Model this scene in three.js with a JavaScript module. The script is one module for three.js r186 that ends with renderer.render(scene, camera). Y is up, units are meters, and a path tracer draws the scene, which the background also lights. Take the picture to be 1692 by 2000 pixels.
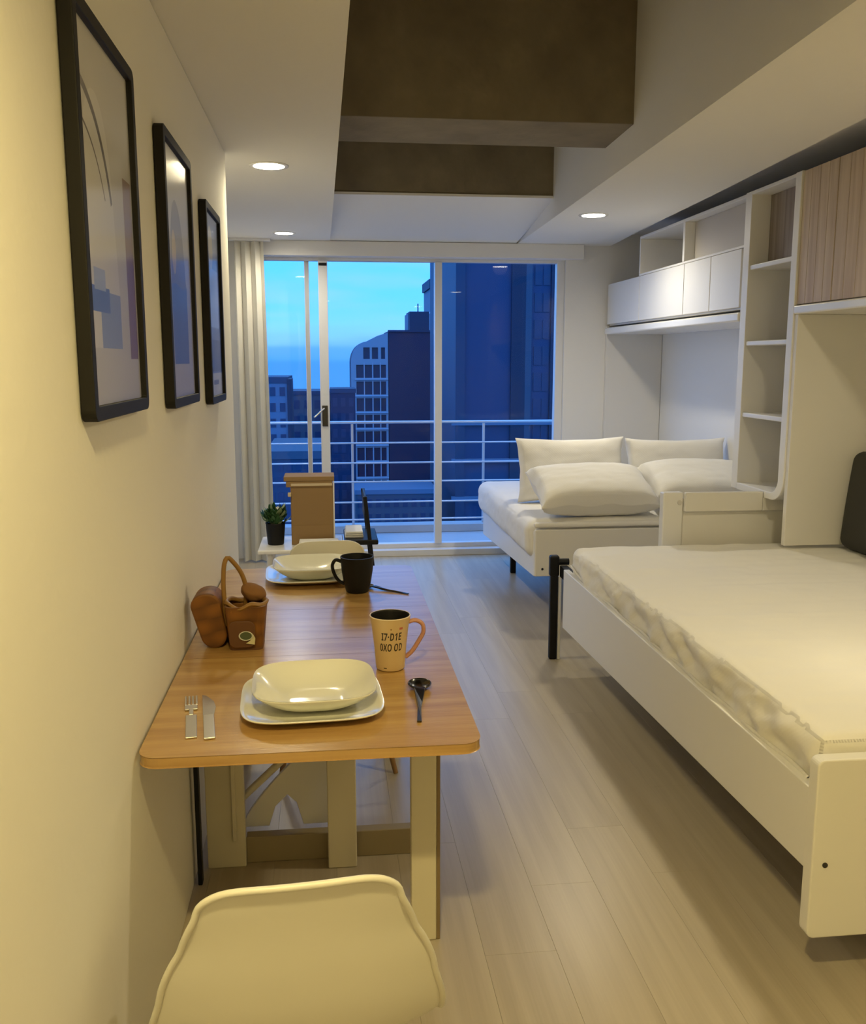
import * as THREE from 'three';
import { RoundedBoxGeometry } from 'three/addons/geometries/RoundedBoxGeometry.js';
import { mergeGeometries, mergeVertices } from 'three/addons/utils/BufferGeometryUtils.js';
import { RectAreaLightUniformsLib } from 'three/addons/lights/RectAreaLightUniformsLib.js';

// ---------------------------------------------------------------- camera, sky, exposure
const scene = new THREE.Scene();
const camera = new THREE.PerspectiveCamera(2 * Math.atan(1000 / 1800) * 180 / Math.PI, 1692 / 2000, 0.05, 2000);
camera.rotation.order = 'YXZ';
camera.position.set(0, 1.53, 0);
camera.rotation.set(-9.3074 * Math.PI / 180, -6.4436 * Math.PI / 180, 0);
scene.add(camera);
RectAreaLightUniformsLib.init();
const renderer = new THREE.WebGLRenderer({ antialias: true });
renderer.toneMapping = THREE.LinearToneMapping;
renderer.toneMappingExposure = .92;
renderer.shadowMap.enabled = true;

// seeded noise
function rng(seed) { let a = seed >>> 0; return () => { a = (a + 0x6D2B79F5) | 0; let t = Math.imul(a ^ (a >>> 15), 1 | a); t = (t + Math.imul(t ^ (t >>> 7), 61 | t)) ^ t; return ((t ^ (t >>> 14)) >>> 0) / 4294967296; }; }
function hash(x, y, s) { let h = (x * 374761393 + y * 668265263 + s * 974634541) | 0; h = Math.imul(h ^ (h >>> 13), 1274126177); return ((h ^ (h >>> 16)) >>> 0) / 4294967296; }
function vnoise(x, y, s, px = 0, py = 0) {
  const xi = Math.floor(x), yi = Math.floor(y), fx = x - xi, fy = y - yi;
  const w = (v, p) => p ? ((v % p) + p) % p : v, u = fx * fx * (3 - 2 * fx), v = fy * fy * (3 - 2 * fy);
  const a = hash(w(xi, px), w(yi, py), s), b = hash(w(xi + 1, px), w(yi, py), s), c = hash(w(xi, px), w(yi + 1, py), s), d = hash(w(xi + 1, px), w(yi + 1, py), s);
  return a + (b - a) * u + (c - a) * v + (a - b - c + d) * u * v;
}
function fbm(x, y, s, o = 4, px = 0, py = 0) { let t = 0, a = 0.5, n = 0; for (let i = 0; i < o; i++) { t += a * vnoise(x, y, s + i * 17, px, py); n += a; a *= 0.5; x *= 2; y *= 2; px *= 2; py *= 2; } return t / n; }

// dusk sky: cyan above, a pale band of thin cloud low down, blue at the horizon
const skyStops = [[-90, .075, .40, 1.35], [0, .075, .40, 1.35], [.7, .13, .52, 1.5], [1.3, .25, .72, 1.75], [2.2, .26, .86, 2.0], [3.6, .17, .86, 2.15], [6, .14, .86, 2.3], [15, .20, .90, 2.45], [40, .28, .94, 2.55], [90, .30, .94, 2.55]];
function skyAt(e) { let i = 0; while (i < skyStops.length - 2 && e > skyStops[i + 1][0]) i++; const a = skyStops[i], b = skyStops[i + 1], t = Math.min(1, Math.max(0, (e - a[0]) / (b[0] - a[0]))); return [1, 2, 3].map(k => a[k] + (b[k] - a[k]) * t); }
{
  const w = 2048, h = 1024, d = new Float32Array(w * h * 4);
  for (let j = 0; j < h; j++) {
    const e = (j + .5) / h * 180 - 90;
    for (let i = 0; i < w; i++) {
      const n = fbm(i / w * 48, e * 1.1, 5, 4, 48, 0), m = fbm(i / w * 96, e * 4, 91, 3, 96, 0);
      const c = skyAt(e > 0 ? Math.max(.05, e + (m - .5) * .9 * Math.min(1, e)) : e);
      const cl = e > 0 ? Math.max(0, n - .52) * 1.1 * Math.min(1, e / 1.5) : 0;
      const o = (j * w + i) * 4;
      d[o] = c[0] + (.55 - c[0]) * cl; d[o + 1] = c[1] + (.8 - c[1]) * cl; d[o + 2] = c[2]; d[o + 3] = 1;
    }
  }
  const t = new THREE.DataTexture(d, w, h, THREE.RGBAFormat, THREE.FloatType);
  t.mapping = THREE.EquirectangularReflectionMapping; t.magFilter = THREE.LinearFilter; t.minFilter = THREE.LinearFilter; t.wrapS = THREE.RepeatWrapping; t.needsUpdate = true;
  scene.background = t;
}
// the lamps: [x, z, colour (linear), intensity, radius]; built with their fittings further down
const WARM = [1, .79, .33], SOFT = [1, .86, .54], WHITE = [1, .91, .72];
const SOFFIT = 2.41;
const LAMPS = [
  [-.25, -4.46, SOFT, 5.2, .07, 'round recessed ceiling downlight beside the beam, over the wooden table end'],
  [-.285, -6.72, WHITE, 3.6, .06, 'round recessed ceiling downlight next to the curtain'],
  [1.63, -5.70, WHITE, 5.4, .07, 'round recessed ceiling downlight above the bed with pillows'],
  [1.66, -2.45, SOFT, 5.8, .07, 'round recessed ceiling downlight above the bare mattress'],
  [-.01, -.50, WARM, 15.0, .07, 'round recessed ceiling downlight above the white shell chair by the wall'],
  [1.48, .80, WARM, 2.0, .07, 'round recessed ceiling downlight near the room entrance'],
];

// ---------------------------------------------------------------- helpers
const used = {};
function numbered(n) { used[n] = (used[n] ?? -1) + 1; return used[n] ? n + '_' + String(used[n]).padStart(3, '0') : n; }
function thing(name, label, category, [x, y, z] = [0, 0, 0], turn = 0, group, kind) {
  const o = new THREE.Group(); o.name = numbered(name); o.position.set(x, y, z); o.rotation.y = turn; scene.add(o);
  o.userData = { label, category }; if (group) o.userData.group = group; if (kind) o.userData.kind = kind;
  return o;
}
const struct = (name, label, category, pos) => thing(name, label, category, pos, 0, null, 'structure');
// a part given in world coordinates, moved into the frame of its (unturned) thing
function part(p, name, geo, mat, label) {
  const m = new THREE.Mesh(Array.isArray(geo) ? merge(geo) : geo, mat); m.name = name;
  let q = p; const o = new THREE.Vector3(); while (q && q !== scene) { o.add(q.position); q = q.parent; }
  m.geometry.translate(-o.x, -o.y, -o.z); p.add(m); if (label) m.userData.label = label; return m;
}
// a part given in the thing's own coordinates
function local(p, name, geo, mat, label) { const m = new THREE.Mesh(Array.isArray(geo) ? merge(geo) : geo, mat); m.name = name; p.add(m); if (label) m.userData.label = label; return m; }
function merge(list) { return mergeGeometries(list.map(g => { const q = g.index ? g.toNonIndexed() : g; for (const k of Object.keys(q.attributes)) if (!['position', 'normal', 'uv'].includes(k)) q.deleteAttribute(k); return q; })); }
function metricUV(g, swap = false) {
  const p = g.attributes.position, n = g.attributes.normal, uv = new Float32Array(p.count * 2);
  for (let i = 0; i < p.count; i++) {
    const ax = Math.abs(n.getX(i)), ay = Math.abs(n.getY(i)), az = Math.abs(n.getZ(i)); let u, v;
    if (ay >= ax && ay >= az) { u = p.getX(i); v = p.getZ(i); if (swap) [u, v] = [v, u]; } else if (ax >= az) { u = p.getZ(i); v = p.getY(i); } else { u = p.getX(i); v = p.getY(i); if (swap) [u, v] = [v, u]; }
    uv[2 * i] = u; uv[2 * i + 1] = v;
  }
  g.setAttribute('uv', new THREE.BufferAttribute(uv, 2)); return g;
}
// box from min and max corners, with small rounded edges
function bx(x0, x1, y0, y1, z0, z1, r = .003, swap = false, seg = 1) {
  const w = Math.abs(x1 - x0), h = Math.abs(y1 - y0), d = Math.abs(z1 - z0); r = Math.min(r, w * .45, h * .45, d * .45);
  let g = r > 0 ? new RoundedBoxGeometry(w, h, d, seg, r) : new THREE.BoxGeometry(w, h, d); if (g.index) g = g.toNonIndexed();
  g.translate((x0 + x1) / 2, (y0 + y1) / 2, (z0 + z1) / 2); return metricUV(g, swap);
}
function tube(pts, r, seg = 24, rad = 8, closed = false) { return new THREE.TubeGeometry(new THREE.CatmullRomCurve3(pts.map(p => new THREE.Vector3(...p)), closed), seg, r, rad, closed); }
function bar(a, b, r0, r1 = r0, rad = 12) {
  const A = new THREE.Vector3(...a), B = new THREE.Vector3(...b), d = B.clone().sub(A), g = new THREE.CylinderGeometry(r1, r0, d.length(), rad, 1);
  g.applyQuaternion(new THREE.Quaternion().setFromUnitVectors(new THREE.Vector3(0, 1, 0), d.clone().normalize())); g.translate((A.x + B.x) / 2, (A.y + B.y) / 2, (A.z + B.z) / 2); return g;
}
// prism: outline in x-z extruded in y
function prismY(pts, y0, y1) { const s = new THREE.Shape(pts.map(([x, z]) => new THREE.Vector2(x, -z))); const g = new THREE.ExtrudeGeometry(s, { depth: y1 - y0, bevelEnabled: false }); g.rotateX(-Math.PI / 2); g.translate(0, y0, 0); return metricUV(g); }
// outline in x-y extruded in z (z0 < z1)
function prismZ(pts, z0, z1, bev = 0, holes = []) {
  const s = new THREE.Shape(pts.map(p => new THREE.Vector2(...p))); for (const h of holes) s.holes.push(new THREE.Path(h.map(p => new THREE.Vector2(...p))));
  const g = new THREE.ExtrudeGeometry(s, { depth: z1 - z0 - 2 * bev, bevelEnabled: bev > 0, bevelSize: bev, bevelThickness: bev, bevelSegments: 2 }); g.translate(0, 0, z0 + bev); return metricUV(g);
}
// outline in z-y extruded in x (x0 < x1)
function prismX(pts, x0, x1, bev = 0) { const s = new THREE.Shape(pts.map(([z, y]) => new THREE.Vector2(-z, y))); const g = new THREE.ExtrudeGeometry(s, { depth: x1 - x0 - 2 * bev, bevelEnabled: bev > 0, bevelSize: bev, bevelThickness: bev, bevelSegments: 2 }); g.rotateY(Math.PI / 2); g.translate(x0 + bev, 0, 0); return metricUV(g); }
function roundRect(x0, x1, y0, y1, r, n = 6) {
  const o = []; for (const [cx, cy, a] of [[x1 - r, y0 + r, -90], [x1 - r, y1 - r, 0], [x0 + r, y1 - r, 90], [x0 + r, y0 + r, 180]]) for (let i = 0; i <= n; i++) { const t = (a + 90 * i / n) * Math.PI / 180; o.push([cx + r * Math.cos(t), cy + r * Math.sin(t)]); } return o;
}
// a cushion-like block: box with rounded edges, fine mesh and a displacement
function softBox(x0, x1, y0, y1, z0, z1, r, seg, disp) {
  const w = x1 - x0, h = y1 - y0, d = z1 - z0; const nx = Math.max(4, Math.round(w / seg)), ny = Math.max(4, Math.round(h / seg)), nz = Math.max(4, Math.round(d / seg));
  let g = new THREE.BoxGeometry(w, h, d, nx, ny, nz); const uv0 = g.attributes.uv; g.deleteAttribute('uv'); g.deleteAttribute('normal'); g = mergeVertices(g, 1e-5);
  const p = g.attributes.position, v = new THREE.Vector3(), c = new THREE.Vector3();
  for (let i = 0; i < p.count; i++) {
    v.fromBufferAttribute(p, i); c.set(Math.max(-w / 2 + r, Math.min(w / 2 - r, v.x)), Math.max(-h / 2 + r, Math.min(h / 2 - r, v.y)), Math.max(-d / 2 + r, Math.min(d / 2 - r, v.z)));
    const n = v.clone().sub(c); if (n.lengthSq() > 1e-12) { n.normalize(); v.copy(c).addScaledVector(n, r); }
    v.x += (x0 + x1) / 2; v.y += (y0 + y1) / 2; v.z += (z0 + z1) / 2;
    if (disp) v.addScaledVector(n, disp(v, n));
    p.setXYZ(i, v.x, v.y, v.z);
  }
  g.computeVertexNormals(); return metricUV(g);
}

// ---------------------------------------------------------------- textures and materials
function dataTex(w, h, fn, srgb = true) {
  const d = new Uint8Array(w * h * 4);
  for (let j = 0; j < h; j++) for (let i = 0; i < w; i++) { const c = fn(i / w, j / h), o = (j * w + i) * 4; d[o] = c[0]; d[o + 1] = c[1]; d[o + 2] = c[2]; d[o + 3] = 255; }
  const t = new THREE.DataTexture(d, w, h); t.wrapS = t.wrapT = THREE.RepeatWrapping; t.magFilter = THREE.LinearFilter; t.minFilter = THREE.LinearMipmapLinearFilter; t.generateMipmaps = true; if (srgb) t.colorSpace = THREE.SRGBColorSpace; t.needsUpdate = true; return t;
}
const mix = (a, b, t) => a.map((v, i) => v + (b[i] - v) * t);
function woodTex(a, b, seed, streak = 40, w = 512, h = 512) {   // grain along v; tile is 1 unit
  return dataTex(w, h, (u, v) => {
    const wob = (fbm(u * 4, v * 2, seed, 2, 4, 2) - .5) * .08;
    const g = fbm((u + wob) * streak, v * 3, seed + 7, 4, streak, 3), f = vnoise(u * 200, v * 10, seed + 3, 200, 10);
    return mix(a, b, Math.min(1, Math.max(0, (g - .25) * 1.6 + (f - .5) * .25)));
  });
}
const noiseBump = (sc, seed, o = 4) => dataTex(256, 256, (u, v) => { const n = 255 * fbm(u * sc, v * sc, seed, o, sc, sc); return [n, n, n]; }, false);
const weave = dataTex(256, 256, (u, v) => { const n = 128 + 55 * Math.sin(u * 2 * Math.PI * 64) * Math.sin(v * 2 * Math.PI * 64) + 60 * (fbm(u * 16, v * 16, 4, 3, 16, 16) - .5); return [n, n, n]; }, false);
const std = (c, rough, o = {}) => new THREE.MeshPhysicalMaterial({ color: new THREE.Color().setRGB(...c), roughness: rough, ...o });
const plasterBump = noiseBump(64, 11); 
const M = {
  wall: std([.84, .815, .745], .75, { bumpMap: plasterBump, bumpScale: .0006 }),
  ceil: std([.80, .785, .75], .85, { bumpMap: plasterBump, bumpScale: .0005 }),
  white: std([.80, .79, .77], .38),
  whiteGloss: std([.82, .81, .78], .22),
  panel: std([.76, .74, .70], .45),
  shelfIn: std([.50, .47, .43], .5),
  frame: std([.74, .74, .74], .35),
  sheet: std([.82, .80, .76], .9, { bumpMap: weave, bumpScale: .0012, sheen: .2 }),
  pillow: std([.84, .82, .77], .9, { bumpMap: weave, bumpScale: .001, sheen: .2 }),
  black: std([.008, .008, .009], .5, { specularIntensity: .5 }), blackMatte: std([.015, .014, .012], .7),
  charcoal: std([.035, .034, .028], .9, { bumpMap: weave, bumpScale: .001 }),
  frameBlack: std([.010, .009, .007], .55, { specularIntensity: .5 }),
  chrome: std([.75, .74, .72], .18, { metalness: 1 }), darkSteel: std([.10, .10, .10], .22, { metalness: 1 }),
  steel: std([.62, .60, .56], .28, { metalness: 1 }),
  shell: std([.72, .70, .62], .4), ceramic: std([.84, .84, .76], .16, { clearcoat: .6, clearcoatRoughness: .06 }),
  glass: std([1, 1, 1], 0, { transmission: 1, thickness: 0, ior: 1.34 }), glazing: std([1, 1, 1], .13, { transmission: 1, thickness: 0, ior: 1.5 }),
  tint: std([.55, .68, .85], 0, { transmission: 1, thickness: 0, ior: 1.52 }),
  curtain: std([.80, .77, .68], .95, { transmission: .25, thickness: 0, bumpMap: weave, bumpScale: .0006 }),
  cardboard: std([.29, .18, .075], .85, { bumpMap: noiseBump(32, 77), bumpScale: .0008 }),
  tape: std([.62, .50, .32], .5), paper: std([.82, .81, .77], .8),
  leaf: std([.03, .10, .025], .55, { side: THREE.DoubleSide }), leafPale: std([.30, .38, .20], .6, { side: THREE.DoubleSide }),
  chairWood: std([.36, .20, .08], .45),
  rail: std([.66, .68, .72], .3, { metalness: .6 }),
  concrete: std([.45, .46, .47], .85, { bumpMap: noiseBump(32, 31), bumpScale: .002 }),
};
M.mottledTaupe = new THREE.MeshPhysicalMaterial({ roughness: .9, map: dataTex(512, 512, (u, v) => { const n = fbm(u * 6, v * 6, 201, 5, 6, 6), st = fbm(u * 24, v * 24, 207, 3, 24, 24), t = Math.min(1, Math.max(0, n * 1.3 - .2 + (st - .5) * .3)); return mix([118, 108, 90], [142, 131, 110], t); }), bumpMap: plasterBump, bumpScale: .001 });  // mottled taupe tone, darker than the plaster soffits
const tileRep = (t, k, l = k) => { const c = t.clone(); c.repeat.set(k, l); c.needsUpdate = true; return c; };
const oak = woodTex([190, 153, 94], [160, 120, 66], 21, 24), oakEdge = woodTex([196, 150, 86], [168, 118, 62], 29, 24);
M.oak = new THREE.MeshPhysicalMaterial({ map: tileRep(oak, 1.4, .7), roughness: .28, clearcoat: .4, clearcoatRoughness: .2, bumpMap: tileRep(noiseBump(64, 3), 4, 1), bumpScale: .0003 });
M.oakEdge = new THREE.MeshPhysicalMaterial({ map: tileRep(oakEdge, 1.4), roughness: .5 });
M.cream = std([.72, .67, .52], .5);
const paleWood = woodTex([204, 186, 160], [176, 154, 128], 55, 36);
M.paleWood = [0, .31, .63].map((o, i) => { const t = tileRep(paleWood, 1.1, .6); t.offset.set(o, o * .7); return new THREE.MeshPhysicalMaterial({ map: t, roughness: .5, color: new THREE.Color().setScalar([1, .97, 1][i]) }); });
M.greyWood = new THREE.MeshPhysicalMaterial({ map: tileRep(woodTex([150, 138, 128], [122, 110, 102], 66, 30), 2, .6), roughness: .55 });
const floorTex = woodTex([188, 177, 156], [172, 160, 139], 101, 20, 512, 1024);
const floorMats = [0, 1, 2, 3, 4].map(i => { const t = tileRep(floorTex, 1.6, .5); t.offset.set(i * .237, i * .391); return new THREE.MeshPhysicalMaterial({ map: t, roughness: .32, color: new THREE.Color().setScalar(.975 + .012 * ((i * 3) % 5) / 2), bumpMap: t, bumpScale: .0002 }); });

// ---------------------------------------------------------------- the room
const XL = -.42, XR = 2.66, ZW = -7.2, ZB = 1.7, XF = -.80;     // near left wall, right wall, window wall, wall behind, far left wall
{
  const fl = struct('floor', 'pale greige laminate plank floor running towards the window', 'floor', [1, 0, -3]);
  part(fl, 'underlay', bx(-.95, 2.8, -.12, -.009, ZW - .12, ZB + .1, 0), std([.10, .09, .08], .9));
  const R = rng(8), pw = .19; let k = 0;
  const geos = {};
  for (let x = -.95, c = 0; x < 2.79; x += pw, c++) {
    let z = ZW - .05 + R() * -1.1;
    while (z < ZB) { const z0 = Math.max(ZW - .05, z), z1 = Math.min(ZB, z + 1.28); z += 1.28; if (z1 - z0 < .06) continue; part(fl, 'plank', bx(x + .0002, Math.min(2.8, x + pw - .0002), -.009, 0, z0 + .0002, z1 - .0002, .0004), floorMats[Math.floor(R() * 5)]); k++; }
  }
}
{
  const w = struct('wall_left', 'cream painted wall carrying the three framed prints', 'wall', [XL, 0, -1.3]);
  part(w, 'plaster', bx(XL - .53, XL, 0, SOFFIT, -4.2, ZB + .1, .004), M.wall);
  const f = struct('wall_far_left', 'recessed cream wall beside the curtain', 'wall', [XF, 0, -5.7]);
  part(f, 'plaster', bx(XF - .15, XF, 0, SOFFIT, ZW, -4.2, 0), M.wall);
  const r = struct('wall_right', 'white wall behind the fold-down beds', 'wall', [XR, 0, -3]);
  part(r, 'plaster', bx(XR, XR + .14, 0, 2.5, ZW, ZB + .1, 0), M.wall);
  const b = struct('wall_rear', 'cream wall at the entrance end', 'wall', [1, 0, ZB]);
  part(b, 'plaster', bx(XL, XR, 0, 2.5, ZB, ZB + .1, 0), M.wall);
  const wb = struct('wall_window', 'white wall around the sliding balcony window', 'wall', [1, 0, ZW]);
  part(wb, 'left_pier', bx(-.95, -.56, 0, 3.1, ZW - .14, ZW, 0), M.ceil);
  part(wb, 'right_pier', bx(1.85, XR + .14, 0, 3.1, ZW - .14, ZW, 0), M.ceil);
  part(wb, 'lintel', bx(-.56, 1.85, 2.30, 3.1, ZW - .14, ZW, 0), M.ceil);
  const t = struct('trim_1', 'white boxed lintel trim above the window', 'trim', [.67, 2.27, ZW + .05]);
  part(t, 'boxing', bx(-.64, 1.97, 2.302, SOFFIT, ZW, ZW + .09, .004), M.ceil);
  const s = struct('trim_2', 'white raised sill under the sliding window', 'trim', [.67, 0, ZW]);
  part(s, 'sill', bx(-.56, 1.85, 0, .05, ZW - .14, ZW + .06, .004), M.frame);
}
{
  const c = struct('ceiling', 'white plaster ceiling with side soffits, a deep recess and a cross beam', 'ceiling', [.7, SOFFIT, -3]);
  part(c, 'upper_slab', bx(-.95, 2.8, 3.09, 3.25, ZW - .14, ZB + .1, 0), M.mottledTaupe, 'mottled taupe slab');
  part(c, 'soffit', prismY([[-.95, ZB + .1], [-.95, ZW], [.035, ZW], [.075, -2], [.09, ZB + .1]], SOFFIT, 3.09), M.ceil);
  part(c, 'soffit', prismY([[1.20, ZB + .1], [1.455, ZW], [2.20, ZW], [2.14, -6.3], [2.08, -5.0], [1.98, -3.36], [1.95, ZB + .1]], SOFFIT, 3.09), M.ceil);
  part(c, 'shadow_gap_lid', prismY([[1.951, ZB + .1], [1.981, -3.36], [2.081, -5.0], [2.141, -6.3], [2.201, ZW], [2.8, ZW], [2.8, ZB + .1]], 2.50, 3.09), M.ceil);
  part(c, 'beam', bx(.05, 1.42, 2.567, 3.09, -4.66, -4.19, .004), M.mottledTaupe, 'mottled taupe beam');
  part(c, 'bulkhead', prismX([[-5.87, 3.09], [-5.87, 2.545], [ZW, 2.42], [ZW, 3.09]], .02, 1.44), M.mottledTaupe, 'mottled taupe beam by the window');
  part(c, 'sloping_board', prismX([[-5.86, 2.53], [-5.86, 2.5445], [ZW, 2.4195], [ZW, 2.405]], .02, 1.44), M.ceil);
  part(c, 'access_panel', bx(.03, .86, 2.555, 2.98, -5.874, -5.864, .001), M.mottledTaupe);
  part(c, 'added_shade_ceiling', bx(.05, 1.40, SOFFIT + .002, 3.09, -2.22, ZB + .1, 0), M.ceil, 'added lower ceiling out of view that shades the beam recess');  // unseen block added behind the view to shade the beam faces
}
// downlights
for (const [x, z, col, I, r, label] of LAMPS) {
  const g = thing('downlight', label, 'ceiling light', [x, SOFFIT, z], 0, 'recessed ceiling downlights');
  const pts = [[r, -.004], [r + .016, -.006], [r + .02, -.003], [r + .02, 0], [r, 0], [r, -.004]].map(p => new THREE.Vector2(...p));
  local(g, 'trim_ring', new THREE.LatheGeometry(pts, 40), M.whiteGloss);
  const d = new THREE.CylinderGeometry(r, r, .004, 40); d.translate(0, -.003, 0);
  local(g, 'diffuser', d, new THREE.MeshStandardMaterial({ color: 0xffffff, emissive: new THREE.Color().setRGB(...col), emissiveIntensity: 30 }), 'glowing diffuser');
  const l = new THREE.SpotLight(new THREE.Color().setRGB(...col), I, 0, 1.5, .62, 2); l.position.set(0, -.012, 0); l.target.position.set(0, -1, 0); l.castShadow = true; l.shadow.radius = 3.5; l.shadow.mapSize.set(1024, 1024); l.name = 'lamp'; g.add(l); g.add(l.target); l.target.name = 'aim';
}

// ---------------------------------------------------------------- window, balcony
{
  const w = struct('window_1', 'white framed sliding balcony door with two tall glass panes', 'window', [.67, .05, ZW - .05]);
  const z0 = ZW - .10, z1 = ZW - .03;
  part(w, 'window_frame', [bx(-.56, -.50, .05, 2.30, z0, z1), bx(1.79, 1.85, .05, 2.30, z0, z1), bx(-.50, 1.79, 2.278, 2.30, z0, z1), bx(-.50, 1.79, .05, .085, z0, z1)], M.frame);
  part(w, 'mullion', bx(.83, .885, .085, 2.278, z0 + .005, z1 + .02), M.frame);
  const st = part(w, 'sash_stile', bx(-.06, .01, .085, 2.278, z1 - .01, z1 + .02), M.frame);
  part(w, 'sash_stile', bx(-.165, -.13, .085, 2.278, z0, z0 + .03), M.frame);
  part(w, 'roller_bracket', bx(-.055, .005, 2.24, 2.26, z1 + .02, z1 + .03), M.black);
  part(st, 'latch_plate', bx(-.048, -.005, 1.03, 1.19, z1 + .02, z1 + .03), M.darkSteel);
  part(st, 'lever', bar([-.03, 1.17, z1 + .035], [-.11, 1.10, z1 + .05], .007), M.chrome);
  for (const [a, b, z] of [[-.50, .83, z0 + .03], [.885, 1.79, z0 + .045]]) { const q = new THREE.PlaneGeometry(b - a, 2.193); q.translate((a + b) / 2, 1.1815, z); part(w, 'pane', q, M.glass, 'clear glass'); }
}
{
  const b = struct('balcony_floor', 'pale concrete balcony slab outside the window', 'balcony', [.7, 0, -7.9]);
  part(b, 'slab', bx(-1.6, 3.0, -.25, -.03, -8.5, ZW - .14, .004), M.concrete);
  part(b, 'kerb', bx(-1.6, 3.0, -.03, .04, -8.5, -8.32, .006), M.concrete);
  const r = thing('balcony_railing', 'slim white metal balcony railing with horizontal bars', 'railing', [.7, .04, -8.4]);
  for (const y of [.247, .436, .61, .792]) part(r, 'bar', bar([-1.6, y, -8.4], [3.0, y, -8.4], .008, .008, 8), M.rail);
  part(r, 'handrail', bar([-1.6, .98, -8.4], [3.0, .98, -8.4], .013), M.rail);
  for (const x of [-1.3, .21, 1.42, 2.6]) part(r, 'post', bx(x - .011, x + .011, .04, .975, -8.425, -8.405, .002), M.rail);
  part(r, 'bar', bar([-1.6, .085, -8.4], [3.0, .085, -8.4], .008, .008, 8), M.rail);
}
// curtain
{
  const g = thing('curtain', 'cream pleated floor-length curtain drawn to the side of the window', 'curtain', [-.55, 0, -7.03]);
  const fold = (x0, x1, zc, amp, n, ph) => {
    const pos = [], idx = [], nu = n * 14, nv = 24, t = .0025;
    for (let s = 0; s < 2; s++) for (let j = 0; j <= nv; j++) for (let i = 0; i <= nu; i++) {
      const u = i / nu, v = j / nv, a = u * n * 2 * Math.PI + ph, sp = 1 + .12 * (1 - v) * Math.sin(3 * a * .37);
      pos.push(x0 + (x1 - x0) * u * (1 + (1 - v) * .12) + .006 * Math.sin(2 * a), .015 + v * 2.375, zc + amp * sp * Math.sin(a) * (1 - .35 * v) + s * t);
    }
    const W = nu + 1, S = W * (nv + 1);
    for (let j = 0; j < nv; j++) for (let i = 0; i < nu; i++) { const a = j * W + i; idx.push(a, a + W, a + 1, a + 1, a + W, a + W + 1, S + a, S + a + 1, S + a + W, S + a + 1, S + a + W + 1, S + a + W); }
    for (const i of [0, nu]) for (let j = 0; j < nv; j++) { const a = j * W + i; idx.push(a, S + a, a + W, a + W, S + a, S + a + W); }
    const q = new THREE.BufferGeometry(); q.setAttribute('position', new THREE.Float32BufferAttribute(pos, 3)); q.setIndex(idx); q.computeVertexNormals(); return metricUV(q);
  };
  part(g, 'sheer_panel', fold(-.665, -.455, -7.05, .036, 3, .4), M.curtain);
  part(g, 'track', bx(-.70, -.40, 2.392, SOFFIT, -7.07, -7.02), M.white);
}

// ---------------------------------------------------------------- fitted furniture along the right wall
const XC = 2.18;
{
  // alcove lining behind the bed with pillows
  const a = thing('bed_alcove', 'white lined wall alcove behind the bed with pillows', 'alcove', [2.4, 0, -5.95]);
  part(a, 'back_panel', bx(2.635, XR - .001, 0, 1.80, -7.16, -4.76), M.white);
  part(a, 'side_panel', bx(XC, 2.635, 0, 1.80, ZW + .001, -7.16), M.panel);
  part(a, 'top_board', bx(XC - .02, 2.635, 1.735, 1.785, -7.16, -4.76, .012, false, 3), M.whiteGloss);
  // lower tier of cupboards
  const c = thing('upper_cupboard', 'low white wall cupboard with flap fronts under the open cubbies', 'cupboard', [2.4, 1.80, -5.95]);
  part(c, 'body', bx(XC + .02, 2.635, 1.80, 2.10, -7.16, -4.76), M.panel);
  for (const [z0, z1] of [[-7.16, -6.42], [-6.415, -5.60], [-5.595, -5.20], [-5.195, -4.80]]) part(c, 'front', bx(XC, XC + .018, 1.812, 2.115, z0 + .002, z1 - .002, .002), M.white);
  // open cubbies
  const o = thing('open_cubby_shelf', 'white open two-bay cubby shelf under the ceiling', 'shelf', [2.4, 2.12, -5.6]);
  const y0 = 2.117, y1 = 2.385;
  part(o, 'top', bx(XC, 2.635, y1 - .018, y1, -6.44, -4.76), M.white);
  part(o, 'bottom', bx(XC, 2.635, y0, y0 + .014, -6.44, -4.76), M.white);
  part(o, 'side', bx(XC, 2.635, y0 + .014, y1 - .018, -6.44, -6.422), M.white);
  part(o, 'divider', bx(XC, 2.635, y0 + .014, y1 - .018, -5.64, -5.61), M.white);
  part(o, 'side', bx(XC, 2.635, y0 + .014, y1 - .018, -4.778, -4.76), M.white);
  part(o, 'back', bx(2.61, 2.635, y0 + .014, y1 - .018, -6.422, -5.64), M.white);
  part(o, 'back', bx(2.245, 2.26, y0 + .014, y1 - .018, -5.61, -4.778), M.shelfIn, 'grey set-forward back');
}
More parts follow.
